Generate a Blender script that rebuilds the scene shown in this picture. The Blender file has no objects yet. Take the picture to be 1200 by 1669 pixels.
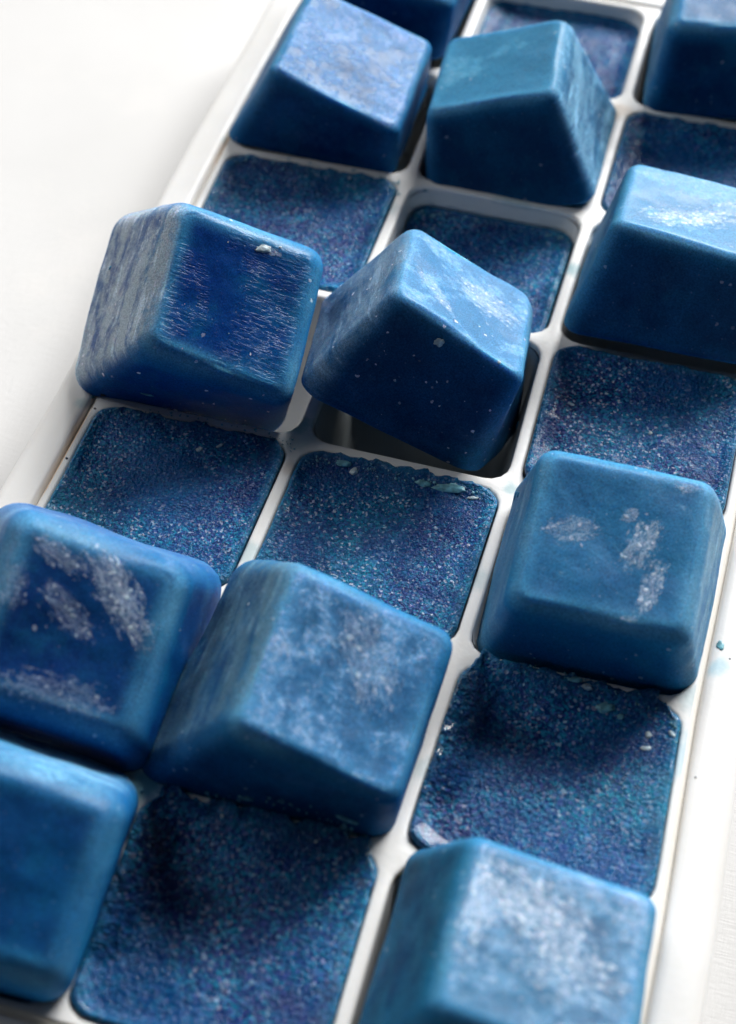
import bpy, bmesh, math, random
from mathutils import Vector, Matrix, Euler, noise
from mathutils.bvhtree import BVHTree

S = 0.04            # one cell pitch of the tray is 4 cm; every shape below is written in pitches
scene = bpy.context.scene
C = scene.collection
random.seed(7)

# ------------------------------------------------------------------ camera
cam_d = bpy.data.cameras.new("camera")
cam = bpy.data.objects.new("camera", cam_d)
C.objects.link(cam)
scene.camera = cam
RC = ((0.9618617937638075, 0.273320275530225, 0.010858944769055592),
      (0.21877155549786986, -0.7448518775146395, -0.6303448953275014),
      (-0.16419773507103536, 0.6086802999477462, -0.7762392648214198))
CP = Vector((2.6465265612515396, -1.9237096191495315, 5.730860782584137))
rx, dn, fw = Vector(RC[0]), Vector(RC[1]), Vector(RC[2])
m3 = Matrix((rx, -dn, -fw)).transposed()
cam.matrix_world = Matrix.Translation(CP * S) @ m3.to_4x4()
cam_d.sensor_fit = 'VERTICAL'
cam_d.sensor_height = 24.0
cam_d.lens = 2681.84 / 1669.0 * 24.0
cam_d.clip_start = 0.01
cam_d.clip_end = 20.0
cam_d.dof.use_dof = True
cam_d.dof.focus_distance = (Vector((1.25, 2.85, 0.3)) - CP).dot(fw) * S
cam_d.dof.aperture_fstop = 9.5

# ------------------------------------------------------------------ world and lights
w = bpy.data.worlds.new("World")
scene.world = w
w.use_nodes = True
w.node_tree.nodes["Background"].inputs[0].default_value = (0.80, 0.90, 1.0, 1)
w.node_tree.nodes["Background"].inputs[1].default_value = 0.03

def area(name, loc, target, sx, sy, power, col):
    d = bpy.data.lights.new(name, 'AREA')
    d.shape = 'RECTANGLE'; d.size = sx; d.size_y = sy; d.energy = power; d.color = col
    o = bpy.data.objects.new(name, d); C.objects.link(o)
    o.location = loc
    o.rotation_euler = (Vector(target) - Vector(loc)).to_track_quat('-Z', 'Y').to_euler()
    return o
mid = Vector((1.5, 3.0, 0)) * S
area("window_light", mid + Vector((0.85, 2.9, 1.95)), mid, 2.0, 1.2, 282, (1.0, 0.993, 0.982))
area("side_fill_light", mid + Vector((-2.6, 0.9, 2.2)), mid, 2.6, 2.2, 50, (1.0, 0.995, 0.99))  # added fill lamp at the left, lifts shadows and greys left faces

scene.view_settings.view_transform = 'Standard'
scene.view_settings.look = 'None'
scene.view_settings.exposure = 0.10
scene.view_settings.gamma = 1.0
scene.cycles.use_denoising = True
scene.cycles.max_bounces = 8
scene.cycles.sample_clamp_indirect = 6.0

# ------------------------------------------------------------------ node helper
class NT:
    def __init__(self, name):
        self.m = bpy.data.materials.new(name); self.m.use_nodes = True
        self.t = self.m.node_tree; self.t.nodes.clear()
        self.out = self.n('ShaderNodeOutputMaterial')
        self.b = self.n('ShaderNodeBsdfPrincipled')
        self.l(self.b.outputs[0], self.out.inputs[0])
    def n(self, ty, **k):
        x = self.t.nodes.new(ty)
        for a, v in k.items(): setattr(x, a, v)
        return x
    def l(self, a, b): self.t.links.new(a, b)
    def put(self, sock, v):
        if isinstance(v, bpy.types.NodeSocket): self.l(v, sock)
        elif isinstance(v, (tuple, list)) and len(v) == 3 and sock.type == 'RGBA': sock.default_value = (*v, 1)
        else: sock.default_value = v
    def obj(self, scale=1 / S, loc=(0, 0, 0), rot=(0, 0, 0), sc=(1, 1, 1), src=None):
        if src is None: src = self.n('ShaderNodeTexCoord').outputs['Object']
        mp = self.n('ShaderNodeMapping'); self.l(src, mp.inputs[0])
        mp.inputs['Scale'].default_value = tuple(scale * s for s in sc)
        mp.inputs['Location'].default_value = loc; mp.inputs['Rotation'].default_value = rot
        return mp.outputs[0]
    def noise(self, v, scale, detail=3, rough=.55, dist=0, color=False):
        x = self.n('ShaderNodeTexNoise'); self.l(v, x.inputs['Vector'])
        x.inputs['Scale'].default_value = scale; x.inputs['Detail'].default_value = detail
        x.inputs['Roughness'].default_value = rough; x.inputs['Distortion'].default_value = dist
        return x.outputs['Color' if color else 'Fac']
    def vor(self, v, scale, feature='F1', out='Distance'):
        x = self.n('ShaderNodeTexVoronoi'); x.feature = feature; self.l(v, x.inputs['Vector'])
        x.inputs['Scale'].default_value = scale
        return x.outputs[out]
    def ramp(self, f, a, b, lo=0., hi=1., smooth=True):
        x = self.n('ShaderNodeMapRange'); x.interpolation_type = 'SMOOTHSTEP' if smooth else 'LINEAR'
        self.l(f, x.inputs[0]); x.inputs[1].default_value = a; x.inputs[2].default_value = b
        x.inputs[3].default_value = lo; x.inputs[4].default_value = hi
        return x.outputs[0]
    def math(self, op, a, b=0.0, clamp=False):
        x = self.n('ShaderNodeMath'); x.operation = op; x.use_clamp = clamp
        self.put(x.inputs[0], a); self.put(x.inputs[1], b)
        return x.outputs[0]
    def mix(self, f, a, b):
        x = self.n('ShaderNodeMix'); x.data_type = 'RGBA'
        self.put(x.inputs[0], f); self.put(x.inputs[6], a); self.put(x.inputs[7], b)
        return x.outputs[2]
    def attr(self, name):
        x = self.n('ShaderNodeAttribute'); x.attribute_name = name
        return x.outputs['Fac']
    def bump(self, h, strength, dist, prev=None):
        x = self.n('ShaderNodeBump'); x.inputs['Strength'].default_value = strength
        x.inputs['Distance'].default_value = dist * S
        self.l(h, x.inputs['Height'])
        if prev is not None: self.l(prev, x.inputs['Normal'])
        return x.outputs[0]
    def dist(self, v, p):
        x = self.n('ShaderNodeVectorMath'); x.operation = 'DISTANCE'; self.l(v, x.inputs[0]); x.inputs[1].default_value = p
        return x.outputs['Value']
    def set(self, **k):
        for a, v in k.items():
            self.put(self.b.inputs[a.replace('_', ' ')], v)

def sep(n, v):
    x = n.n('ShaderNodeSeparateXYZ'); n.l(v, x.inputs[0]); return x.outputs

# ------------------------------------------------------------------ materials
def mat_tray(name, base, stains_shade=(), crease=False):
    n = NT(name); v = n.obj()
    a = n.noise(v, 1.3, 4)
    col = n.mix(n.ramp(a, .35, .7), base, tuple(c * k for c, k in zip(base, (.96, .955, .94))))
    for (x, y, z, r, c, st) in stains_shade:
        d = n.dist(v, (x, y, z))
        nz = n.noise(n.obj(loc=(x * 7, y * 3, 0)), 9, 4, .65)
        dd = n.math('ADD', d, n.math('MULTIPLY', n.math('SUBTRACT', nz, .5), r * 1.6))
        col = n.mix(n.ramp(dd, r * .25, r, st, 0), col, c)
    n.set(Base_Color=col, Roughness=n.ramp(n.noise(v, 6, 3), .3, .7, .38, .5), IOR=1.43,
          Subsurface_Weight=.35, Subsurface_Radius=(1.0, .85, .7), Subsurface_Scale=.05 * S)
    n.set(Normal=n.bump(n.noise(v, 40, 3), .10, .01))
    return n.m

TEAL = (.10, .36, .42)
NAVY = (.01, .07, .20)
M_plate = mat_tray('white_silicone', (.79, .787, .775), [
    (1.01, 2.90, 0, .10, TEAL, .30), (0.97, 2.98, 0, .09, TEAL, .75), (.955, .98, 0, .13, TEAL, .85), (1.0, 1.5, 0, .22, TEAL, .45),
    (2.0, 4.40, 0, .07, TEAL, .6), (3.0, 1.72, 0, .16, (.25, .55, .68), .45), (3.0, 2.0, 0, .10, TEAL, .35),
    (2.02, 2.88, 0, .05, TEAL, .5), (1.02, 2.72, 0, .06, (.45, .38, .34), .5), (1.55, .99, 0, .12, TEAL, .4), (2.0, 5.75, 0, .12, (.62, .45, .3), .5),
    (1.98, 2.35, 0, .10, TEAL, .3), (1.5, 3.0, 0, .08, TEAL, .45), (.99, 2.2, 0, .09, TEAL, .35), (2.5, 1.97, 0, .16, TEAL, .35), (1.6, 4.86, 0, .16, TEAL, .35), (.97, 4.6, 0, .08, TEAL, .35), (2.02, 1.35, 0, .09, TEAL, .25)])
M_rim = mat_tray('white_silicone_rim', (.765, .76, .75), [
    (3.07, 2.18, 0.02, .07, (.12, .48, .62), .45), (-.05, 2.83, 0, .05, TEAL, .35), (.0, 3.3, 0, .1, TEAL, .3), (-.03, 4.9, 0, .05, TEAL, .25)])
M_seam = mat_tray('shaded_stained_silicone', (.80, .765, .71), [(.0, 2.84, 0, .05, (.01, .02, .03), .9), (.0, 2.55, 0, .42, (.60, .42, .27), .9), (.0, 4.85, 0, .3, (.62, .44, .28), .9)])  # left tan patches paint in groove shade and warm bounce; beige base is dirt
M_pocket = mat_tray('white_silicone_pocket', (.76, .765, .75), [])
M_pocket_shaded = mat_tray('shaded_silicone_pocket', (.42, .46, .47), [])  # darker copy: shade inside the empty cell painted into the grey

def mat_table():
    n = NT('white_linen_tabletop'); v = n.obj(1.0)
    c = n.mix(n.ramp(n.noise(v, 9, 4), .35, .65), (.615, .61, .605), (.575, .57, .563))
    c = n.mix(n.ramp(n.noise(v, 22, 6, .7), .52, .72, 0, .45), c, (.66, .64, .62))
    wv = n.noise(n.obj(1.0, sc=(1, 12, 1)), 300, 2); wv2 = n.noise(n.obj(1.0, sc=(12, 1, 1)), 300, 2)
    n.set(Base_Color=c, Roughness=.7)
    n.set(Normal=n.bump(n.math('ADD', wv, wv2), .15, .02))
    return n.m
M_table = mat_table()

DEEP, MID, TEALICE, FROST = (.002, .029, .105), (.003, .072, .200), (.005, .130, .25), (.40, .50, .64)
def mat_cube(name, seed, deep=DEEP, midc=MID, frost=.35, fcol=FROST, fscale=5., haze=.1, patches=(), wrinkles=0., side=None, speck=.3, rough=.42, edge_glow=.5, sidecol=(.30, .34, .36), cloudc=(.07, .20, .42), white=.6, ridge=.7):
    """frozen juice: blue body, a painted glow of light through its thin edges, with frost patches lying on it"""
    n = NT(name); off = (seed * 3.17, seed * 1.31, seed * 2.7)
    v = n.obj(); vo = n.obj(loc=off)
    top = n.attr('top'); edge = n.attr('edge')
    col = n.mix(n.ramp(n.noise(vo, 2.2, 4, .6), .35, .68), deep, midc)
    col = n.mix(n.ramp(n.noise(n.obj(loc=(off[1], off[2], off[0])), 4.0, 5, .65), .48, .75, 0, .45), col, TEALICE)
    col = n.mix(n.math('MULTIPLY', edge, edge_glow), col, (.006, .17, .36))  # light seeping through thin edges, painted into the body colour
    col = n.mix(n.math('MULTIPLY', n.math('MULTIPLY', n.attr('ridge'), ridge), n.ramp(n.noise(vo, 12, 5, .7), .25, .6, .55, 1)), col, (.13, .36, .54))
    # frost: a broad thin blue haze, and thin whiter crystals where it is densest
    big = n.noise(vo, fscale * .5, 3, .55, .6); med = n.noise(vo, fscale * 2.2, 8, .78, .3); crys = n.noise(vo, fscale * 7, 4, .7, .2)
    fr = n.math('ADD', n.math('MULTIPLY', big, .5), n.math('MULTIPLY', med, .5))
    cloud = n.math('MULTIPLY', n.ramp(fr, .60 - .26 * frost, .74 - .18 * frost, 0, min(1, .35 + frost)), n.ramp(top, 0, 1, .06, 1))
    col = n.mix(n.math('ADD', cloud, n.math('MULTIPLY', haze, n.ramp(top, 0, 1, .12, 1)), True), col, cloudc)
    mask = n.ramp(n.math('ADD', n.math('MULTIPLY', fr, .72), n.math('MULTIPLY', crys, .28)), .60 - .16 * frost, .68 - .10 * frost, 0, min(1, .12 + white * frost))
    mask = n.math('MULTIPLY', mask, n.ramp(top, 0, 1, .05, 1))
    gp = n.n('ShaderNodeVectorMath'); gp.operation = 'MULTIPLY_ADD'; n.l(n.noise(vo, 30, 3, color=True), gp.inputs[0]); gp.inputs[1].default_value = (.035, .035, .035); n.l(vo, gp.inputs[2])
    pw = gp.outputs[0]; blob = n.math('MULTIPLY', n.ramp(top, .9, 1), 0.0)
    for (px, py, ang, lx, ly, stg) in patches:      # ellipse on the top face broken up by noise
        rr = n.obj(1 / S, loc=(0, 0, 0))
        x = n.n('ShaderNodeVectorMath'); x.operation = 'SUBTRACT'; n.l(rr, x.inputs[0]); x.inputs[1].default_value = (px, py, 0)
        mp = n.n('ShaderNodeMapping'); n.l(x.outputs[0], mp.inputs[0]); mp.inputs['Rotation'].default_value = (0, 0, -ang)
        s = sep(n, mp.outputs[0])
        e = n.math('ADD', n.math('POWER', n.math('ABSOLUTE', n.math('DIVIDE', s[0], lx)), 2.0), n.math('POWER', n.math('ABSOLUTE', n.math('DIVIDE', s[1], ly)), 2.0))
        st = n.n('ShaderNodeMapping'); n.l(mp.outputs[0], st.inputs[0]); st.inputs['Scale'].default_value = (3.5, 9, 4); st.inputs['Location'].default_value = (px * 9 + seed, py * 7, 0)
        nz = n.noise(st.outputs[0], 2.4, 9, .80, .6)
        nz = n.math('ADD', n.math('MULTIPLY', nz, .62), n.math('MULTIPLY', n.noise(vo, 34, 5, .78), .38))
        pm = n.ramp(n.math('SUBTRACT', n.math('MULTIPLY', nz, 2.3), n.math('MULTIPLY', e, .40)), .91, 1.09, 0, stg)
        pm = n.math('MULTIPLY', pm, n.math('MAXIMUM', n.ramp(n.noise(st.outputs[0], 7, 7, .8, 1.2), .44, .56, .2, .8), n.ramp(n.vor(pw, 30), .22, .38, 1, 0)))
        blob = n.math('MAXIMUM', blob, n.math('MULTIPLY', pm, n.ramp(n.vor(pw, 30), .20, .36, 1, 0)))
        mask = n.math('MAXIMUM', mask, n.math('MULTIPLY', pm, n.ramp(top, .3, .8)))
    col = n.mix(mask, col, fcol)
    col = n.mix(n.math('MULTIPLY', blob, .6), col, (.62, .70, .80))
    if side is not None:                            # dull frosted skin on the two flanks: (left amount, right amount)
        s = sep(n, v); ay = n.math('ABSOLUTE', s[1])
        offt = n.ramp(top, 0, .9, 1, 0)
        sk = n.math('ADD', n.math('MULTIPLY', n.noise(n.obj(loc=off, rot=(.15, 0, .0), sc=(1, .5, 2.2)), 3.2, 6, .68, .8), .65), n.math('MULTIPLY', n.noise(vo, 18, 5, .75), .35))
        skm = n.ramp(sk, .38, .60, .15, 1)
        stk = n.ramp(n.noise(n.obj(loc=off, rot=(.35, 0, 0), sc=(1, .7, 4)), 5, 6, .75, .5), .52, .60, 0, .6)
        for ax, sg, amt in ((0, -1, side[0]), (0, 1, side[1]), (1, 1, side[2] if len(side) > 2 else 0)):
            if not amt: continue
            sm = n.math('MULTIPLY', n.ramp(n.math('SUBTRACT', n.math('MULTIPLY', s[ax], sg), ay if ax == 0 else n.math('ABSOLUTE', s[0])), -.06, .08), offt)
            sm = n.math('MULTIPLY', n.math('MULTIPLY', sm, skm), amt)
            col = n.mix(sm, col, sidecol)
            col = n.mix(n.math('MULTIPLY', sm, stk), col, tuple(min(1, c * 1.8) for c in sidecol))
    # loose ice grains
    gw = n.n('ShaderNodeVectorMath'); gw.operation = 'MULTIPLY_ADD'; n.l(n.noise(vo, 60, 2, color=True), gw.inputs[0]); gw.inputs[1].default_value = (.022, .022, .022); n.l(vo, gw.inputs[2])
    sp = n.vor(gw.outputs[0], 26)
    rnd = n.vor(gw.outputs[0], 26, out='Color')
    spm = n.math('MULTIPLY', n.math('LESS_THAN', sp, n.math('MULTIPLY', sep(n, rnd)[1], .26)), n.ramp(sep(n, rnd)[0], .90 - .1 * speck, .93, 0, speck))
    col = n.mix(spm, col, (.62, .68, .78))
    fine = n.noise(vo, 90, 3, .7)
    hsv = n.n('ShaderNodeHueSaturation'); n.l(n.ramp(n.noise(vo, 120, 2, .8), .3, .7, .72, 1.3), hsv.inputs['Value']); n.l(col, hsv.inputs['Color'])
    col = hsv.outputs[0]
    fs = n.vor(vo, 55, out='Color'); fsd = n.vor(vo, 55)
    col = n.mix(n.math('MULTIPLY', n.math('MULTIPLY', n.ramp(fsd, .12, .3, 1, 0), n.ramp(sep(n, fs)[1], .93, .97)), .22), col, (.35, .42, .60))
    nb = n.bump(fine, .16, .006)
    nb = n.bump(med, .16, .03, nb)
    nb = n.bump(n.math('ADD', mask, n.math('MULTIPLY', spm, 2.0)), .35, .012, nb)
    ro = n.math('MAXIMUM', n.ramp(mask, 0, 1, rough - .05, .60), n.ramp(top, 0, 1, .48, 0))
    if wrinkles:
        wv = n.obj(loc=off, rot=(0, 0, .25), sc=(1, 4.2, 1))
        wr = n.noise(wv, 17, 2, .5, .5)
        wm = n.math('MULTIPLY', n.ramp(n.noise(n.obj(loc=(off[0], off[1], 0), rot=(0, 0, .9), sc=(1, .45, 1)), 3.6, 3), .46, .56, .0, 1), n.ramp(top, .6, 1))
        rid = n.ramp(wr, .44, .58)
        h = n.math('MULTIPLY', rid, wm)
        col = n.mix(n.math('MULTIPLY', h, (.07 * wrinkles)), col, (.10, .19, .58))  # part of the wrinkles' highlight painted into the colour
        nb = n.bump(h, .22 * wrinkles, .014, nb)
    n.set(Base_Color=col, Roughness=ro, IOR=n.ramp(top, 0, 1, 1.18, 1.33), Normal=nb, Subsurface_Weight=.95,
          Subsurface_Radius=(.15, .6, 1.0), Subsurface_Scale=.085 * S, Specular_IOR_Level=n.ramp(top, 0, 1, .2, .42))
    return n.m

def mat_fill(name, seed, grain=62., frost=.4, tealx=0., wet=0., dark=0.):  # frost: here the amount of painted crystal sparkle
    """the open, grainy face of a cube still frozen into the tray"""
    n = NT(name); off = (seed * 2.1, seed * 4.3, seed)
    v = n.obj(); vo = n.obj(loc=off)
    col = n.mix(n.ramp(n.noise(vo, 2.0, 4, .6), .35, .65), (.001, .018, .115), (.002, .062, .215))
    tx = n.math('ADD', n.noise(vo, 1.6, 3), n.math('MULTIPLY', sep(n, v)[0], tealx))
    col = n.mix(n.ramp(tx, .50, .78, 0, .8), col, (.005, .15, .27))
    warp = n.n('ShaderNodeMix'); warp.data_type = 'VECTOR'
    gw = n.n('ShaderNodeVectorMath'); gw.operation = 'MULTIPLY_ADD'; n.l(n.noise(vo, grain * .8, 2, color=True), gw.inputs[0]); gw.inputs[1].default_value = (.02, .02, .02); n.l(vo, gw.inputs[2])
    ga = n.vor(gw.outputs[0], grain * 1.7, out='Color')
    s = sep(n, ga)
    gfreq = n.ramp(n.noise(vo, 3.2, 4, .6), .36, .64, .25, 1.0)
    col = n.mix(n.math('MULTIPLY', n.ramp(s[0], .45, .75), n.math('MULTIPLY', gfreq, .55)), col, (.015, .32, .50))
    col = n.mix(n.math('MULTIPLY', n.ramp(s[1], .70, .80), n.math('MULTIPLY', gfreq, .28)), col, (.07, .08, .46))
    col = n.mix(n.math('MULTIPLY', n.ramp(s[2], .91, .95), n.math('MULTIPLY', gfreq, min(1, frost * .8))), col, (.80, .80, .92))  # sparkle of the crystals painted in as white grains
    col = n.mix(n.math('MULTIPLY', n.ramp(s[2], .10, .22, 1, 0), .45), col, (.002, .012, .08))
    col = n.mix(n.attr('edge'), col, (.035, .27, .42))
    gn = n.noise(vo, grain * 1.15, 2, .6)
    nb = n.bump(n.math('ADD', n.math('MULTIPLY', gn, 1.6), n.math('MULTIPLY', s[0], .7)), .9, .009)
    nb = n.bump(n.noise(vo, 22, 4, .65), .22, .02, nb)
    nb = n.bump(n.noise(vo, 6, 3, .6), .15, .05, nb)
    lp = sep(n, v)
    gm = n.math('MULTIPLY', n.ramp(n.math('ADD', lp[0], n.math('MULTIPLY', n.noise(vo, 7, 3), .14)), -.34, -.20, 1, 0), n.ramp(n.math('ABSOLUTE', n.math('SUBTRACT', lp[1], .10)), .20, .36, 1, 0))
    gm = n.math('MULTIPLY', gm, 1.0 if wet > .4 else 0.0)
    nb = n.bump(n.math('MULTIPLY', n.noise(vo, 30, 3, .6, .5), gm), 1.0, .13, nb)
    wetm = n.math('MAXIMUM', gm, wet * .3)
    n.set(Base_Color=col, Roughness=n.ramp(s[1], 0, 1, .14, .36), IOR=1.33, Normal=nb, Subsurface_Weight=.35,
          Subsurface_Radius=(.25, .6, 1.0), Subsurface_Scale=.025 * S, Coat_Weight=wetm, Coat_Roughness=.10, Specular_IOR_Level=.32)
    return n.m

def mat_chip(name, c, rough=.45, alpha=1.):
    n = NT(name); vo = n.obj(loc=(3, 1, 2))
    col = n.mix(n.ramp(n.noise(vo, 25, 4), .35, .65), c, tuple(x * .55 for x in c))
    n.set(Base_Color=col, Roughness=rough, IOR=1.31, Subsurface_Weight=.6, Subsurface_Radius=(.6, .8, 1), Subsurface_Scale=.02 * S, Transmission_Weight=1 - alpha)
    n.set(Normal=n.bump(n.noise(vo, 40, 3), .5, .01))
    return n.m
M_chip_pale = mat_chip('pale_frost_ice', (.52, .64, .72))
M_chip_teal = mat_chip('pale_teal_ice', (.17, .44, .54), .3)
M_chip_blue = mat_chip('blue_ice', (.02, .22, .45), .35)
M_crumb = mat_chip('teal_frost', (.20, .46, .56))
M_chip_dark = mat_chip('dark_blue_ice', (.004, .015, .03), .4)

# ------------------------------------------------------------------ helpers
def link(name, bm, mat, parent=None, smooth=True):
    me = bpy.data.meshes.new(name)
    bm.normal_update()
    bm.to_mesh(me); bm.free()
    me.materials.append(mat)
    if smooth:
        for p in me.polygons: p.use_smooth = True
    o = bpy.data.objects.new(name, me); C.objects.link(o)
    if parent: o.parent = parent
    return o
def tag(o, label=None, cat=None, group=None, kind=None):
    if label: o['label'] = label
    if cat: o['category'] = cat
    if group: o['group'] = group
    if kind: o['kind'] = kind
    return o

NODES = [[[-0.0081, -0.0002], [-0.0152, 0.9697], [-0.0032, 1.9319], [0.0141, 2.8822], [0.0006, 3.8593], [-0.0161, 4.8201], [-0.0056, 5.8067], [-0.0024, 6.78]],
         [[0.984, 0.0034], [0.9476, 0.9779], [0.9921, 1.9349], [1.0125, 2.8896], [1.0056, 3.8664], [1.015, 4.8469], [1.0041, 5.8136], [1.0016, 6.7821]],
         [[1.9936, 0.0079], [1.9808, 0.9842], [2.0058, 1.935], [2.0201, 2.8907], [1.9998, 3.8649], [2.0069, 4.8478], [2.0143, 5.8171], [2.007, 6.7828]],
         [[3.006, 0.0085], [3.0144, 0.9864], [2.9933, 1.9583], [3.0057, 2.9077], [3.0045, 3.8722], [3.0065, 4.844], [3.0083, 5.814], [3.0068, 6.7821]]]
def grid(u, v):
    """grid coordinate -> place on the slightly bent flexible tray (in pitches)"""
    uc, vc = min(max(u, 0), 3), min(max(v, 0), 7)
    i = min(int(uc), 2); j = min(int(vc), 6); a, b = uc - i, vc - j
    p = [NODES[i][j][k] * (1 - a) * (1 - b) + NODES[i + 1][j][k] * a * (1 - b) + NODES[i][j + 1][k] * (1 - a) * b + NODES[i + 1][j + 1][k] * a * b for k in (0, 1)]
    return p[0] + (u - uc), p[1] + (v - vc) * .968

def rsq(M, h, r, hy=None):
    """rounded square as M points around, half size h, corner radius r; point k sits at a fixed angle"""
    hy = hy or h; pts = []
    for k in range(M):
        t = 2 * math.pi * k / M
        c, s = math.cos(t), math.sin(t)
        # cast onto the square, then pull the corner in
        m = max(abs(c) / h, abs(s) / hy); x, y = c / m, s / m
        qx, qy = max(abs(x) - (h - r), 0), max(abs(y) - (hy - r), 0)
        if qx > 0 and qy > 0:
            # angle inside the corner arc, swept evenly
            u = (qy / r) * .5 if abs(x) >= h - 1e-6 else 1 - (qx / r) * .5
            a = u * math.pi / 2
            x = math.copysign(h - r + r * math.cos(a), x); y = math.copysign(hy - r + r * math.sin(a), y)
        pts.append((x, y))
    return pts
def bridge(bm, A, B):
    n = len(A)
    for k in range(n):
        bm.faces.new((A[k], A[(k + 1) % n], B[(k + 1) % n], B[k]))

# ------------------------------------------------------------------ tabletop
bm = bmesh.new()
TZ = -.60
for x, y in ((-60, -60), (60, -60), (60, 60), (-60, 60)): bm.verts.new((x * S, y * S, TZ * S))
bm.faces.new(bm.verts[:])
tag(link('tabletop', bm, M_table, smooth=False), kind='structure')

# ------------------------------------------------------------------ the tray
tray = bpy.data.objects.new('ice_cube_tray', None); C.objects.link(tray)
tray.location = (1.5 * S, 3.4 * S, TZ * S)
tag(tray, 'white silicone ice cube tray with three rows of square cells on the tabletop', 'ice cube tray')
toff = Vector((-1.5 * S, -3.4 * S, -TZ * S))
def tray_part(name, bm, mat):
    o = link(name, bm, mat, tray); o.location = toff; return o   # vertices are written in scene space
M = 96
HOLE, HR = .470, .105
bm = bmesh.new(); cache = {}
def tv(u, v, z):
    x, y = grid(u, v); k = (round(u, 5), round(v, 5), round(z, 5))
    if k not in cache: cache[k] = bm.verts.new((x * S, y * S, z * S))
    return cache[k]
def edgept(i, j, px, py):
    u, v = i + .5 + px, j + .5 + py
    u = round(u, 5); v = round(v, 5)
    return tv(u, v, 0)
for i in range(3):
    for j in range(7):
        sq = rsq(M, .5, 1e-4)
        rings = [[edgept(i, j, x, y) for x, y in sq]]
        for ins, z in ((.006, -.002), (.0, 0.), (-.006, -.004), (-.010, -.010), (-.012, -.022)):
            pass
        for ho, z in ((HOLE + .014, 0.0), (HOLE + .007, -.002), (HOLE + .002, -.007), (HOLE, -.016), (HOLE - .001, -.03)):
            rings.append([tv(round(i + .5 + x, 5), round(j + .5 + y, 5), z) for x, y in rsq(M, ho, HR)])
        for a, b in zip(rings, rings[1:]): bridge(bm, a, b)
# margin of the plate out to the seam
def perim(d, z, n=60):
    pts = []
    for k in range(n * 3): pts.append((k / n, -d))
    for k in range(n * 7): pts.append((3 + d, k / n))
    for k in range(n * 3): pts.append((3 - k / n, 7 + d))
    for k in range(n * 7): pts.append((-d, 7 - k / n))
    return pts
bmesh.ops.remove_doubles(bm, verts=bm.verts, dist=1e-7)
tray_part('top_plate', bm, M_plate)

def loop_pts(d, r=0.10):
    """rectangle round the grid, d outside it, with rounded corners; same point count for every d"""
    pts = []; n = 14; L = 40
    rr = r + max(d, 0)
    for (cx, cy, a0) in ((3 + d - rr, 7 + d - rr, 0), (-d + rr, 7 + d - rr, 90), (-d + rr, -d + rr, 180), (3 + d - rr, -d + rr, 270)):
        for k in range(n + 1):
            a = math.radians(a0 + 90 * k / n); pts.append((cx + rr * math.cos(a), cy + rr * math.sin(a)))
    out = []
    for k in range(len(pts)):
        a, b = pts[k], pts[(k + 1) % len(pts)]
        far = math.hypot(a[0] - b[0], a[1] - b[1]) > .5
        m = L if far else 1
        for q in range(m): out.append((a[0] + (b[0] - a[0]) * q / m, a[1] + (b[1] - a[1]) * q / m))
    return out
def sweep(name, prof, mat):
    bm = bmesh.new(); rs = []
    for d, z in prof:
        ring = []
        for u, v in loop_pts(d):
            x, y = grid(u, v)
            wob = .004 * noise.noise(Vector((x * 1.3, y * 1.3, d * 3)))
            ring.append(bm.verts.new(((x) * S, y * S, (z + wob) * S)))
        rs.append(ring)
    for a, b in zip(rs, rs[1:]): bridge(bm, b, a)
    return tray_part(name, bm, mat)
sweep('seam', [(-.012, -.006), (.004, -.007), (.012, -.016), (.020, -.034), (.028, -.046)], M_seam)
sweep('rim', [(.026, -.048), (.030, -.030), (.034, -.014), (.045, -.004), (.07, .0), (.12, -.002), (.17, -.008), (.20, -.02), (.218, -.04), (.226, -.07), (.226, -.10), (.21, -.11), (.05, -.12)], M_rim)
sweep('skirt', [(.205, -.112), (.20, -.3), (.195, -.5), (.19, TZ + .004), (.17, TZ + .004), (.18, -.4), (.18, -.118)], M_rim)

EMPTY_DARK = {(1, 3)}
def pocket_prof():
    pr = [(HOLE - .001, -.028)]
    for k in range(1, 7): z = -.028 - .42 * k / 6; pr.append((HOLE - .001 - .075 * k / 6, z))
    h0, z0 = pr[-1]
    for k in range(1, 7):
        a = k / 6 * math.pi / 2; pr.append((h0 - .09 * (1 - math.cos(a)) - .01, z0 - .09 * math.sin(a)))
    h1, z1 = pr[-1]
    for q in (.6, .25, .01): pr.append((h1 * q, z1 - .003))
    return pr
for i in range(3):
    for j in range(7):
        bm = bmesh.new(); rs = []
        for h, z in pocket_prof():
            ring = []
            for x, y in rsq(M, h, min(HR + .02, h * .99)):
                X, Y = grid(i + .5 + x, j + .5 + y); ring.append(bm.verts.new((X * S, Y * S, z * S)))
            rs.append(ring)
        for a, b in zip(rs, rs[1:]): bridge(bm, a, b)
        bm.faces.new(rs[-1])
        tray_part('pocket', bm, M_pocket_shaded if (i, j) in EMPTY_DARK else M_pocket)

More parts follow.
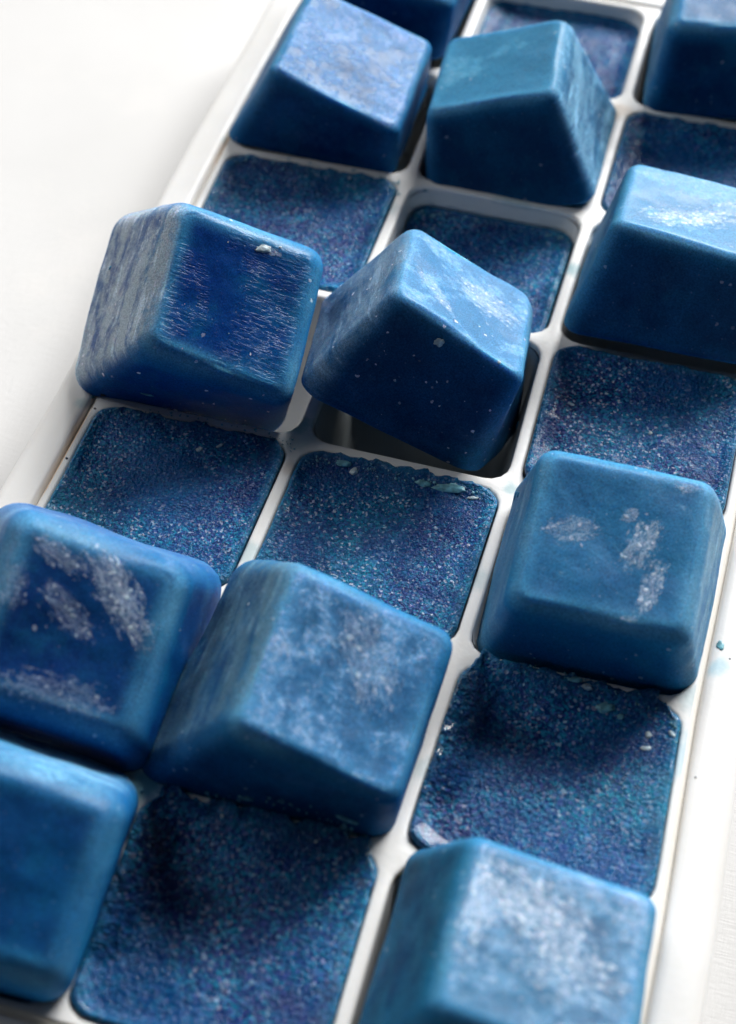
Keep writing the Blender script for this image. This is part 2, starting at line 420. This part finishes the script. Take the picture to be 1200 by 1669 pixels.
# ------------------------------------------------------------------ loose cubes
CUBES = {
(2,2): dict(loc=(2.526,2.460,-0.000), rot=(0.252,-0.003,0.020), c=[[-0.469, 0.455, -0.021], [0.469, 0.455, -0.008], [0.469, -0.454, 0.021], [-0.469, -0.455, 0.008], [-0.357, 0.358, 0.514], [0.372, 0.351, 0.514], [0.375, -0.376, 0.515], [-0.363, -0.385, 0.514]]),
(0,5): dict(loc=(0.434,5.323,-0.012), rot=(0.057,0.333,0.017), c=[[-0.448, 0.453, -0.186], [0.448, 0.453, 0.094], [0.448, -0.449, 0.189], [-0.448, -0.455, -0.097], [-0.365, 0.368, 0.445], [0.373, 0.369, 0.437], [0.378, -0.413, 0.436], [-0.365, -0.397, 0.444]]),
(1,1): dict(loc=(1.524,1.500,0.132), rot=(0.168,0.386,0.018), c=[[-0.431, 0.455, -0.067], [0.410, 0.400, 0.200], [0.453, -0.486, 0.081], [-0.468, -0.524, -0.292], [-0.358, 0.303, 0.421], [0.363, 0.3, 0.42], [0.356, -0.433, 0.42], [-0.344, -0.432, 0.421]]),
(0,1): dict(loc=(0.470,1.485,0.087), rot=(0.429,0.295,0.096), c=[[-0.466, 0.477, 0.004], [0.468, 0.477, 0.014], [0.465, -0.477, -0.004], [-0.466, -0.477, -0.014], [-0.364, 0.374, 0.546], [0.352, 0.366, 0.545], [0.363, -0.377, 0.545], [-0.364, -0.377, 0.546]]),
(0,0): dict(loc=(0.510,0.515,-0.015), rot=(0.345,0.317,0.077), c=[[-0.457, 0.473, 0.01], [0.463, 0.474, 0.019], [0.45, -0.472, -0.011], [-0.457, -0.473, -0.018], [-0.361, 0.334, 0.546], [0.41, 0.334, 0.546], [0.421, -0.386, 0.546], [-0.361, -0.386, 0.546]]),
(2,0): dict(loc=(2.534,0.520,-0.030), rot=(-0.040,0.199,0.015), c=[[-0.459, 0.468, 0.011], [0.46, 0.467, 0.0], [0.46, -0.467, -0.011], [-0.46, -0.467, -0.0], [-0.336, 0.339, 0.511], [0.357, 0.335, 0.51], [0.369, -0.354, 0.512], [-0.336, -0.355, 0.513]]),
(2,4): dict(loc=(2.543,4.300,-0.002), rot=(-0.242,0.086,-0.007), c=[[-0.491, 0.465, -0.054], [0.491, 0.465, 0.033], [0.496, -0.465, 0.056], [-0.49, -0.465, -0.034], [-0.41, 0.354, 0.531], [0.373, 0.38, 0.527], [0.362, -0.391, 0.524], [-0.405, -0.357, 0.53]]),
(2,6): dict(loc=(2.557,6.305,0.015), rot=(0.008,-0.087,0.076), c=[[-0.472, 0.462, -0.012], [0.472, 0.462, -0.017], [0.473, -0.463, 0.012], [-0.474, -0.462, 0.018], [-0.365, 0.369, 0.521], [0.398, 0.369, 0.53], [0.402, -0.366, 0.531], [-0.366, -0.379, 0.521]]),
(0,6): dict(loc=(0.491,6.300,0.016), rot=(-0.008,0.145,-0.014), c=[[-0.438, 0.455, -0.114], [0.438, 0.455, 0.0], [0.434, -0.454, 0.117], [-0.438, -0.455, -0.0], [-0.361, 0.367, 0.446], [0.43, 0.367, 0.444], [0.435, -0.393, 0.442], [-0.361, -0.391, 0.444]]),
(0,3): dict(loc=(0.393,3.362,0.178), rot=(0.469,0.456,0.268), c=[[-0.483, 0.462, -0.137], [0.482, 0.459, 0.111], [0.481, -0.446, 0.142], [-0.481, -0.47, -0.114], [-0.373, 0.339, 0.485], [0.378, 0.339, 0.48], [0.372, -0.434, 0.479], [-0.368, -0.405, 0.484]]),
(1,3): dict(loc=(1.409,3.345,-0.040), rot=(-0.372,0.440,-0.076), c=[[-0.576, 0.382, 0.04], [0.607, 0.328, 0.014], [0.43, -0.329, 0.023], [-0.471, -0.377, -0.063], [-0.42, 0.407, 0.6], [0.292, 0.436, 0.598], [0.332, -0.429, 0.602], [-0.366, -0.394, 0.605]]),
(1,5): dict(loc=(1.541,5.320,-0.105), rot=(-0.046,-0.322,0.088), c=[[-0.461, 0.473, 0.006], [0.478, 0.473, -0.078], [0.446, -0.476, -0.005], [-0.461, -0.473, 0.072], [-0.341, 0.38, 0.601], [0.353, 0.385, 0.606], [0.373, -0.357, 0.601], [-0.336, -0.358, 0.596]]),
}
LAB = {
(2,2): 'large loose blue cube with white frost crumbs and one pale streak, beside right rim',
(0,5): 'frosty light blue cube leaning over the left rim near the top of the tray',
(1,1): 'pale mottled blue cube in the middle row with a grey frosted left flank, lower centre',
(0,1): 'blue cube with white diagonal frost streaks at the left edge of the frame',
(0,0): 'out of focus blue cube in the bottom left corner with a glossy bright far edge',
(2,0): 'heavily white frosted cube at the bottom right beside the rim, cut by the frame',
(2,4): 'cube with a broad white feathery smear over its top, at right frame edge',
(2,6): 'blurred blue cube in the top right corner with a dark near side',
(0,6): 'blurred cube cut off by the very top of the frame, farthest in left row',
(0,3): 'tilted cube with wrinkled deep blue face and grey frosted side, propped on left rim',
(1,3): 'sharply tilted cube with bright frosted top and dark near side, over the empty cell',
(1,5): 'teal blue cube leaning left, its left side sunk in the cell, upper centre',
}
ROUND = {(2,2): (.075, .22), (0,5): (.05, .17), (1,1): (.07, .20), (0,1): (.10, .25), (0,0): (.11, .26), (2,0): (.07, .18), (2,4): (.055, .17), (2,6): (.07, .2), (0,6): (.08, .2), (0,3): (.085, .25), (1,3): (.055, .22), (1,5): (.06, .21)}
MATS = {
(2,2): dict(frost=.30, haze=.14, cloudc=(.035, .22, .42), white=.2, deep=(.004, .085, .24), midc=(.007, .14, .31), side=(.45, .95), sidecol=(.13, .26, .38), patches=[(.12, .0, 1.3, .16, .09, .8), (.19, -.18, 1.45, .17, .055, .8), (.26, .29, 0, .07, .05, .6), (-.17, .0, .3, .14, .08, .5), (.13, -.33, 0, .05, .02, .8), (.05, .12, .4, .05, .05, .6)], speck=.35, rough=.5, edge_glow=.6),
(0,5): dict(frost=.72, haze=.30, fscale=7, cloudc=(.07, .26, .56), fcol=(.46, .58, .82), white=.85, midc=(.003, .07, .21), side=(.3, 0), sidecol=(.05, .15, .22)),
(1,1): dict(frost=.62, haze=.36, fscale=6, cloudc=(.06, .25, .50), fcol=(.42, .55, .74), white=.8, midc=(.003, .075, .21), side=(.9, 0), sidecol=(.09, .18, .25), patches=[(.06, .05, -1.0, .28, .16, .5)]),
(0,1): dict(frost=.20, haze=.05, fscale=5, cloudc=(.01, .10, .28), white=.1, deep=(.002, .032, .165), midc=(.003, .065, .23), side=(.8, .0, .6), sidecol=(.09, .18, .32), patches=[(.12, .16, -.75, .32, .10, 1.), (-.05, .05, -.45, .18, .08, .5), (-.14, .24, -.3, .16, .06, .6), (-.29, .07, -1.2, .14, .08, .5), (.0, -.27, .1, .3, .10, .4)], speck=.4, edge_glow=.5),
(0,0): dict(frost=.25, haze=.05, fscale=3, cloudc=(.008, .11, .29), white=.1, deep=(.002, .045, .17), midc=(.003, .085, .25), ridge=.3, side=(0, 0, .7), sidecol=(.14, .32, .48), speck=.1, edge_glow=.4),
(2,0): dict(frost=.62, haze=.30, fscale=4.5, cloudc=(.12, .31, .52), fcol=(.52, .62, .76), white=.85, midc=(.005, .12, .25), side=(.35, 0), sidecol=(.03, .15, .22), patches=[(-.06, .12, -.4, .32, .18, 1.), (-.27, .08, 1.5, .30, .09, 1.), (.1, -.05, .1, .26, .16, .7)], edge_glow=.5),
(2,4): dict(frost=.45, haze=.62, cloudc=(.12, .34, .58), fcol=(.48, .60, .78), white=.5, fscale=4, side=(.5, 0), sidecol=(.03, .13, .20), patches=[(-.05, -.07, .55, .36, .14, 1.), (.18, .12, .4, .25, .14, .8)], edge_glow=.5),
(2,6): dict(frost=.4, haze=.35, cloudc=(.035, .19, .40), edge_glow=.6, side=(.5, 0), sidecol=(.08, .2, .28)),
(0,6): dict(frost=.5, haze=.15, cloudc=(.035, .19, .40)),
(0,3): dict(frost=.08, haze=.0, deep=(.002, .036, .195), midc=(.003, .070, .25), white=.1, wrinkles=1.0, side=(1.3, 0), sidecol=(.31, .38, .45), patches=[(.12, .24, 0, .06, .025, .8)], speck=.9, rough=.28, edge_glow=.6),
(1,3): dict(frost=.55, haze=.58, fscale=6, cloudc=(.11, .32, .58), fcol=(.50, .62, .80), white=.7, midc=(.003, .065, .19), side=(.95, 0), sidecol=(.13, .21, .30), patches=[(.06, .1, -.3, .24, .17, .7), (-.18, -.15, -.9, .26, .06, .55)], speck=.8, edge_glow=.4),
(1,5): dict(frost=.35, haze=.62, cloudc=(.05, .23, .38), fcol=(.16, .36, .52), white=.2, midc=(.003, .07, .17), side=(0, .9), sidecol=(.15, .32, .48), edge_glow=.5),
}
# how far the foot of each cube spreads beyond the plain block, and how far it reaches down
FOOT = {(0,3): (.028, .125), (0,1): (.030, .05), (2,0): (.035, .03), (1,1): (.015, .03), (0,0): (.02, .02)}
TB = ((-1, 1), (1, 1), (1, -1), (-1, -1))
def tri(c, a, b, w):
    ws = ((1 - a) * (1 + b) / 4, (1 + a) * (1 + b) / 4, (1 + a) * (1 - b) / 4, (1 - a) * (1 - b) / 4)
    p = Vector((0, 0, 0))
    for k in range(4): p += Vector(c[k]) * ws[k] * (1 - w) + Vector(c[k + 4]) * ws[k] * w
    return p
def build_cube(key):
    D = CUBES[key]; seed = key[0] * 7 + key[1]; re, rc = ROUND[key]
    fx, fz = FOOT.get(key, (.012, .02)); cc = [list(c) for c in D['c']]
    for c, (sx, sy) in zip(cc[:4], TB): c[0] += sx * fx + {(1, 1): -.055 if sx < 0 else 0, (0, 1): .03 if sx > 0 else 0}.get(key, 0); c[1] += sy * fx; c[2] -= fz
    H = .5; q = re * 2.3; qw = re / H                  # top edge radius in face units / height units
    rb = .05; rbw = rb / 2 / H
    prof = []                                           # (half size, w, top mask, edge mask)
    for s in (.02, .2, .45, .7, .88): prof.append((s * (1 - rb), 0, 0, 0))
    for k in range(7):
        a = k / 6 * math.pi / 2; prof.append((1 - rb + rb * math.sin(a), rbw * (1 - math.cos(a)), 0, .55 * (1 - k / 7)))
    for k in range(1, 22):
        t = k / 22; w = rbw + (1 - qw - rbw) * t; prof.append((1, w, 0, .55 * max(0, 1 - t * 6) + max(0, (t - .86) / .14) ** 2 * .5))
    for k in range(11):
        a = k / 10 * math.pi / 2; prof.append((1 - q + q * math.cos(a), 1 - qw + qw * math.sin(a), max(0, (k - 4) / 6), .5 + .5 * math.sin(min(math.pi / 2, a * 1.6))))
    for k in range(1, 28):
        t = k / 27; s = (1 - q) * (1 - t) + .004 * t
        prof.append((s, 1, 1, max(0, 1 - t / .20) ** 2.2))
    n = 160; bm = bmesh.new(); le = bm.verts.layers.float.new('edge'); lt = bm.verts.layers.float.new('top'); lr = bm.verts.layers.float.new('ridge'); rs = []
    for qi, (s, wv, tm, em) in enumerate(prof):
        rad = rc * (1.1 - .15 * wv)
        r = max(rad - (1 - s) * .75, .03) if s > .5 else max(.03, s * .35)
        r = min(r, s * .98)
        ring = []
        for a, b in rsq(n, s, r):
            p = tri(cc, a, b, wv)
            # vertical edges carry the painted glow as well
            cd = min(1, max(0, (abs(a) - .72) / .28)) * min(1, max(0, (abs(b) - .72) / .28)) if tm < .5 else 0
            nd = p.normalized()
            lo = noise.noise(p * 3.1 + Vector((seed, 2, 5))) * .013 + noise.noise(p * 9 + Vector((seed, 9, 1))) * .0035 + noise.noise(p * 28 + Vector((seed, 4, 1))) * .0010
            if tm > .5: p = p + Vector((0, 0, lo * 1.1 - .010 * max(0, 1 - (s / .9) ** 2)))   # faces sink a little as they freeze
            else: p = p + Vector((nd.x, nd.y, 0)) * lo
            v = bm.verts.new(p * S)
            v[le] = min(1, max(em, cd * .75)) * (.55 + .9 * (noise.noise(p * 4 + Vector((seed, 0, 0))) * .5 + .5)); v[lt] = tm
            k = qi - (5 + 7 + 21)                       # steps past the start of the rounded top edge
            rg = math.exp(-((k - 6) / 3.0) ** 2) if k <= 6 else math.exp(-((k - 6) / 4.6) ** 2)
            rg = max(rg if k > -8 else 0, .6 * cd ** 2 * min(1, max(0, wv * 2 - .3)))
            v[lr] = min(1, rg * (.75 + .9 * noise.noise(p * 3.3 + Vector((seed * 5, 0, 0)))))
            ring.append(v)
        rs.append(ring)
    for a, b in zip(rs, rs[1:]): bridge(bm, a, b)
    bm.faces.new(rs[0][::-1]); bm.faces.new(rs[-1])
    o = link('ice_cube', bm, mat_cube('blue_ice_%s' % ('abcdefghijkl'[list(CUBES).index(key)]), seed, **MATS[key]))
    o.location = Vector(D['loc']) * S; o.rotation_euler = D['rot']
    tag(o, LAB[key], 'ice cube', 'loose blue ice cubes turned out on the tray')
    return o
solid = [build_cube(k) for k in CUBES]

# ------------------------------------------------------------------ cubes still frozen into their cells
FILLS = {   # level, grain, painted sparkle, teal drift along x, wet coat, flash amount, label
(0,2): (-.004, 62, .5, -.25, .15, .022, 'grainy blue cube frozen in its cell just below the tilted wrinkled cube'),
(1,2): (-.006, 62, .6, 0.0, .25, .020, 'sparkling dark blue frozen cube in the middle row, pale ice flakes along far edge'),
(2,1): (-.004, 52, .35, .30, .75, .050, 'wet dark blue frozen cube by the right rim, glossy along its left edge'),
(2,3): (.020, 58, .6, .25, .2, .010, 'bright grainy teal blue frozen cube directly above the large loose cube at right'),
(1,0): (.0, 46, .30, 0., .55, .060, 'frozen cube at the bottom centre with ragged far edge and wet left side'),
(0,4): (-.012, 50, .3, -.1, .1, .012, 'out of focus violet blue cube frozen in its cell behind the tilted wrinkled cube'),
(1,4): (-.115, 46, .3, 0., .2, .0, 'low filled cube sunk deep in its cell with bare white walls, upper centre'),
(1,6): (-.10, 40, .1, 0., .1, .0, 'low dark cube sunk in the farthest middle cell, mostly hidden'),
(2,5): (-.012, 44, .2, .2, .1, .010, 'blurred teal frozen cube at the right frame edge, between two loose cubes'),
}
def build_fill(key):
    lev, grain, frost, tealx, wet, fl, lab = FILLS[key]; i, j = key; seed = 20 + i * 7 + j  # frost: amount of painted sparkle
    n = 192; sunk = lev < -.1
    ox, oy = grid(i + .5, j + .5)
    bm = bmesh.new(); le = bm.verts.layers.float.new('edge'); rs = []
    H0 = (HOLE - .006) if not sunk else HOLE - .075 * (-lev) / .42 - .006
    prof = [(.3, -.5 - 0 * lev, 0), (.33, -.52, 0)] if False else []
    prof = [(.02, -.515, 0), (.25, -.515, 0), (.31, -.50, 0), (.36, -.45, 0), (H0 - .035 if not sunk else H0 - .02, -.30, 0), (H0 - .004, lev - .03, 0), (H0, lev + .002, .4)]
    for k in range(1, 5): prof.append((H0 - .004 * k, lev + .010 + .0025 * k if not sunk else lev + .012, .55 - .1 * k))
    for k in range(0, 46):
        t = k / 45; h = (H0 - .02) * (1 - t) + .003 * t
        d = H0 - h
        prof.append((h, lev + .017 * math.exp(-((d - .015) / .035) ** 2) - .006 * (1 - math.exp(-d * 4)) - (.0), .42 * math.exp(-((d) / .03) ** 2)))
    for q, (h, z, em) in enumerate(prof):
        ring = []
        for x, y in rsq(n, h, min(HR * .95, h * .9) if h > .3 else h * .5):
            e = 0.
            if 5 < q < 14 and fl:
                nn = noise.noise(Vector((x * 14 + seed, y * 14, 3))) + .5 * noise.noise(Vector((x * 40, y * 40 + seed, 1)))
                far = max(0, min(1, (y - .30) / .12)); far *= max(0, min(1, (.42 - abs(x)) / .08)); e = fl * (.12 + 1.5 * far) * (max(0, nn + .15) if fl < .05 else max(.35, nn * .7 + .6))
            s = 1 + e / max(h, .1)
            X, Y = grid(i + .5 + x * s, j + .5 + y * s)
            zz = z
            if q >= 6:
                p = Vector((x, y, seed))
                zz += .011 * noise.noise(p * 2.3) + .006 * noise.noise(p * 8) + .002 * noise.noise(p * 22) + .0012 * noise.noise(p * 55) + (.012 * max(0, noise.noise(p * 16)) if q < 14 else 0)
            if 5 < q < 14 and e > .004: zz = max(zz, .006 + lev * .2)
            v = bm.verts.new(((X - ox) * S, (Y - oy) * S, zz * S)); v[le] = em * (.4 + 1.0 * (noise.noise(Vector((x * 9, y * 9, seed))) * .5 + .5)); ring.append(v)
        rs.append(ring)
    for a, b in zip(rs, rs[1:]): bridge(bm, a, b)
    bm.faces.new(rs[0][::-1]); bm.faces.new(rs[-1])
    o = link('frozen_cube', bm, mat_fill('grainy_ice_%s' % 'abcdefghi'[list(FILLS).index(key)], seed, grain, frost, tealx, wet))
    o.location = (ox * S, oy * S, 0)
    tag(o, lab, 'ice cube', 'blue cubes still frozen in the tray cells')
    return o
solid += [build_fill(k) for k in FILLS]

# ------------------------------------------------------------------ small pieces of ice that lie on the cubes and the tray
bpy.context.view_layer.update()
trees = []
for o in solid + [c for c in tray.children]:
    mw = o.matrix_world
    trees.append(BVHTree.FromPolygons([mw @ v.co for v in o.data.vertices], [p.vertices for p in o.data.polygons]))
def hit(px, py):
    """the surface point that shows at this place of the photograph"""
    d = (fw + rx * ((px - 600) / 2681.84) + dn * ((py - 834.5) / 2681.84)).normalized(); o = CP * S; best = None
    for t in trees:
        h = t.ray_cast(o, d)
        if h[0] is not None and (best is None or h[3] < best[2]): best = (h[0], h[1], h[3])
    if best is None: best = (o + d * .3, Vector((0, 0, 1)), .3)
    return best[0], (best[1] if best[1].dot(d) < 0 else -best[1])
def chip(px, py, size, asp, ang, thick, mat, label, sd, name='ice_chip', cat='ice chip', lift=.3, grp='small chips of ice lying on the cubes and tray'):
    p, nrm = hit(px, py); R = random.Random(sd); thick *= .45
    bm = bmesh.new(); bmesh.ops.create_icosphere(bm, subdivisions=3, radius=1)
    for v in bm.verts:
        c = v.co.copy(); f = 1 + .55 * noise.noise(c * 1.6 + Vector((sd, 0, 0))) + .25 * noise.noise(c * 4 + Vector((0, sd, 0)))
        v.co = Vector((c.x * size * f, c.y * size * asp * f, c.z * thick * (1 + .5 * noise.noise(c * 3 + Vector((sd, 2, 0)))))) * S
    o = link(name, bm, mat)
    q = nrm.to_track_quat('Z', 'Y')
    o.rotation_mode = 'QUATERNION'
    from mathutils import Quaternion
    xa = q @ Vector((1, 0, 0)); want = (rx * math.cos(ang) - dn * math.sin(ang)); want = (want - nrm * want.dot(nrm)).normalized()
    a2 = math.atan2(xa.cross(want).dot(nrm), xa.dot(want))
    o.rotation_quaternion = Quaternion(nrm, a2) @ q
    o.location = p + nrm * (thick * lift * S)
    tag(o, label, cat, grp)
    return o
P, T, B, K = M_chip_pale, M_chip_teal, M_chip_blue, M_chip_dark
for a in [
 (430, 406, .042, .36, .05, .010, P, 'pale leaf shaped frost flake on the wrinkled blue face'),
 (457, 403, .008, .6, .4, .006, P, 'tiny pale grain just right of the leaf shaped flake'),
 (716, 558, .022, .8, .6, .010, P, 'clear frost crystal on the near top edge of the sharply tilted cube'),
 (814, 591, .009, .8, 0, .008, P, 'tiny white fleck near the right corner of the tilted frosted cube'),
 (844, 694, .024, .35, 1.1, .012, B, 'bright blue splinter sticking to the right corner of the tilted frosted cube'),
 (730, 796, .075, .30, -.22, .012, T, 'long pale teal sheet of ice on the far edge of the sparkling middle cube'),
 (690, 788, .035, .45, -.3, .012, T, 'rounded teal flake at the left end of the long pale sheet'),
 (770, 812, .026, .30, -.1, .008, P, 'thin white sliver at the right end of the long pale teal sheet'),
 (560, 756, .040, .35, -.2, .012, T, 'ragged teal flake on the far left edge of the sparkling middle cube'),
 (577, 768, .016, 1.4, -.9, .012, P, 'curled whitish flake on the far left edge of the sparkling middle cube'),
 (931, 659, .017, .42, -.3, .008, P, 'small white flake on the bright grainy cube by the right rim'),
 (1060, 706, .010, .8, .9, .008, P, 'whitish grain right of centre on the bright grainy cube'),
 (325, 733, .016, .7, .8, .010, P, 'left one of two white crumbs on the grainy cube below the wrinkled cube'),
 (358, 727, .016, .45, .9, .009, P, 'right one of two white crumbs on the grainy cube below the wrinkled cube'),
 (986, 1154, .034, .65, 0, .012, T, 'round pale ice lump on the dark shaded part of the wet cube'),
 (1012, 1168, .015, .8, 0, .010, T, 'small pale lump just right of the round ice lump'),
 (938, 1108, .032, .5, -.4, .012, T, 'pale frosty lump at the far edge of the wet cube by the right rim'),
 (957, 1120, .020, .6, -.4, .012, P, 'small frosty crumb beside the lump at the far edge of the wet cube'),
 (1053, 1220, .022, .45, .2, .010, P, 'flat white flake in the far right corner of the wet cube'),
 (1057, 1198, .014, .9, .6, .010, P, 'upper white crumb in the far right corner of the wet cube'),
 (1095, 1196, .018, .45, -.9, .010, P, 'curved white crumb at the right edge of the wet cube'),
 (840, 808, .020, .40, .05, .008, B, 'deep blue fleck on the white web beside the large loose cube'),
 (845, 806, .012, .5, .05, .009, B, 'smaller deep blue fleck touching the fleck on the white web'),
 (152, 646, .020, .55, .1, .006, T, 'pale teal crumb on the left rim under the wrinkled cube'),
 (168, 644, .013, .8, .1, .008, K, 'dark speck in the seam of the left rim'),
 (155, 666, .005, 1.2, .9, .005, K, 'pinhead dark speck lower down the seam of the left rim'),
 (109, 747, .005, 1.4, .9, .005, K, 'dark speck in the seam nearer the streaked cube'),
 (180, 437, .010, .6, .9, .010, B, 'teal crumb on the left outline of the wrinkled cube'),
 (240, 643, .028, .28, -.2, .006, T, 'clear sliver on the lower near side of the wrinkled cube'),
 (1174, 1052, .014, 1.6, -.1, .006, T, 'faint blue crumb on the right rim beside the large loose cube'),
 (1190, 1074, .004, 1, 0, .004, K, 'tiny dark speck on the right rim'),
 (1134, 1267, .004, 1, 0, .004, K, 'brown pinhead speck on the seam of the right rim'),
 (693, 311, .014, .7, .3, .010, T, 'blurred teal crumb at the far left corner of the low filled cell'),
 (570, 290, .010, .9, .3, .010, P, 'blurred white bead on the far edge of the violet blue frozen cube'),
 (362, 1330, .007, 1, 0, .007, P, 'left one of two white beads on the dark part of the bottom centre cube'),
 (515, 1372, .006, 1, 0, .006, P, 'right one of two white beads on the dark part of the bottom centre cube'),
 (600, 1392, .011, .8, .3, .007, P, 'whitish grain in the far right corner of the bottom centre cube'),
 (565, 1336, .045, .28, -.45, .012, T, 'teal sheet of ice on the ragged far edge of the bottom centre cube'),
 (400, 1301, .030, .35, .1, .012, T, 'teal ragged flake at the middle of the far edge of the bottom centre cube'),
 (405, 985, .005, 1, 0, .005, P, 'warm white bead on the grey flank of the pale mottled cube'),
]:
    chip(a[0], a[1], a[2], a[3], a[4], a[5], a[6], a[7], a[0] * .37 + a[1])

# ragged crumbs of frost left along the far walls of the low cell and the far edges of the filled ones: nobody could count them
bm = bmesh.new(); R = random.Random(3)
def crumbs(pts, n, spread, smin, smax):
    for _ in range(n):
        t = R.random() * (len(pts) - 1); k = int(t); f = t - k
        x = pts[k][0] * (1 - f) + pts[k + 1][0] * f + R.gauss(0, spread); y = pts[k][1] * (1 - f) + pts[k + 1][1] * f + R.gauss(0, spread)
        p, nr = hit(x, y); s = R.uniform(smin, smax) * S
        m = Matrix.Translation(p + nr * s * .3) @ nr.to_track_quat('Z', 'Y').to_matrix().to_4x4() @ Matrix.Rotation(R.random() * 6.3, 4, 'Z') @ Matrix.Diagonal((s, s * R.uniform(.4, .9), s * .5, 1))
        r = bmesh.ops.create_icosphere(bm, subdivisions=1, radius=1, matrix=m)
        for v in r['verts']: v.co += Vector((R.uniform(-1, 1), R.uniform(-1, 1), R.uniform(-1, 1))) * s * .25
crumbs([(676, 346), (720, 350), (800, 362), (900, 384), (936, 396)], 50, 3, .003, .010)
crumbs([(385, 258), (480, 268), (560, 285), (640, 292), (650, 320)], 60, 4, .003, .010)
crumbs([(180, 668), (240, 672), (330, 685), (420, 705), (470, 718), (476, 735)], 60, 4, .002, .008)
crumbs([(500, 748), (560, 755), (650, 775), (740, 795), (800, 812)], 60, 4, .002, .009)
crumbs([(240, 1292), (330, 1296), (420, 1302), (520, 1325), (600, 1370)], 60, 4, .003, .010)
crumbs([(790, 1078), (860, 1085), (930, 1105), (1020, 1130), (1100, 1175), (1108, 1210)], 60, 5, .002, .008)
tag(link('frost_crumbs', bm, M_crumb, smooth=False), 'fine teal frost crumbs along the edges of the filled cells', 'frost', kind='stuff')
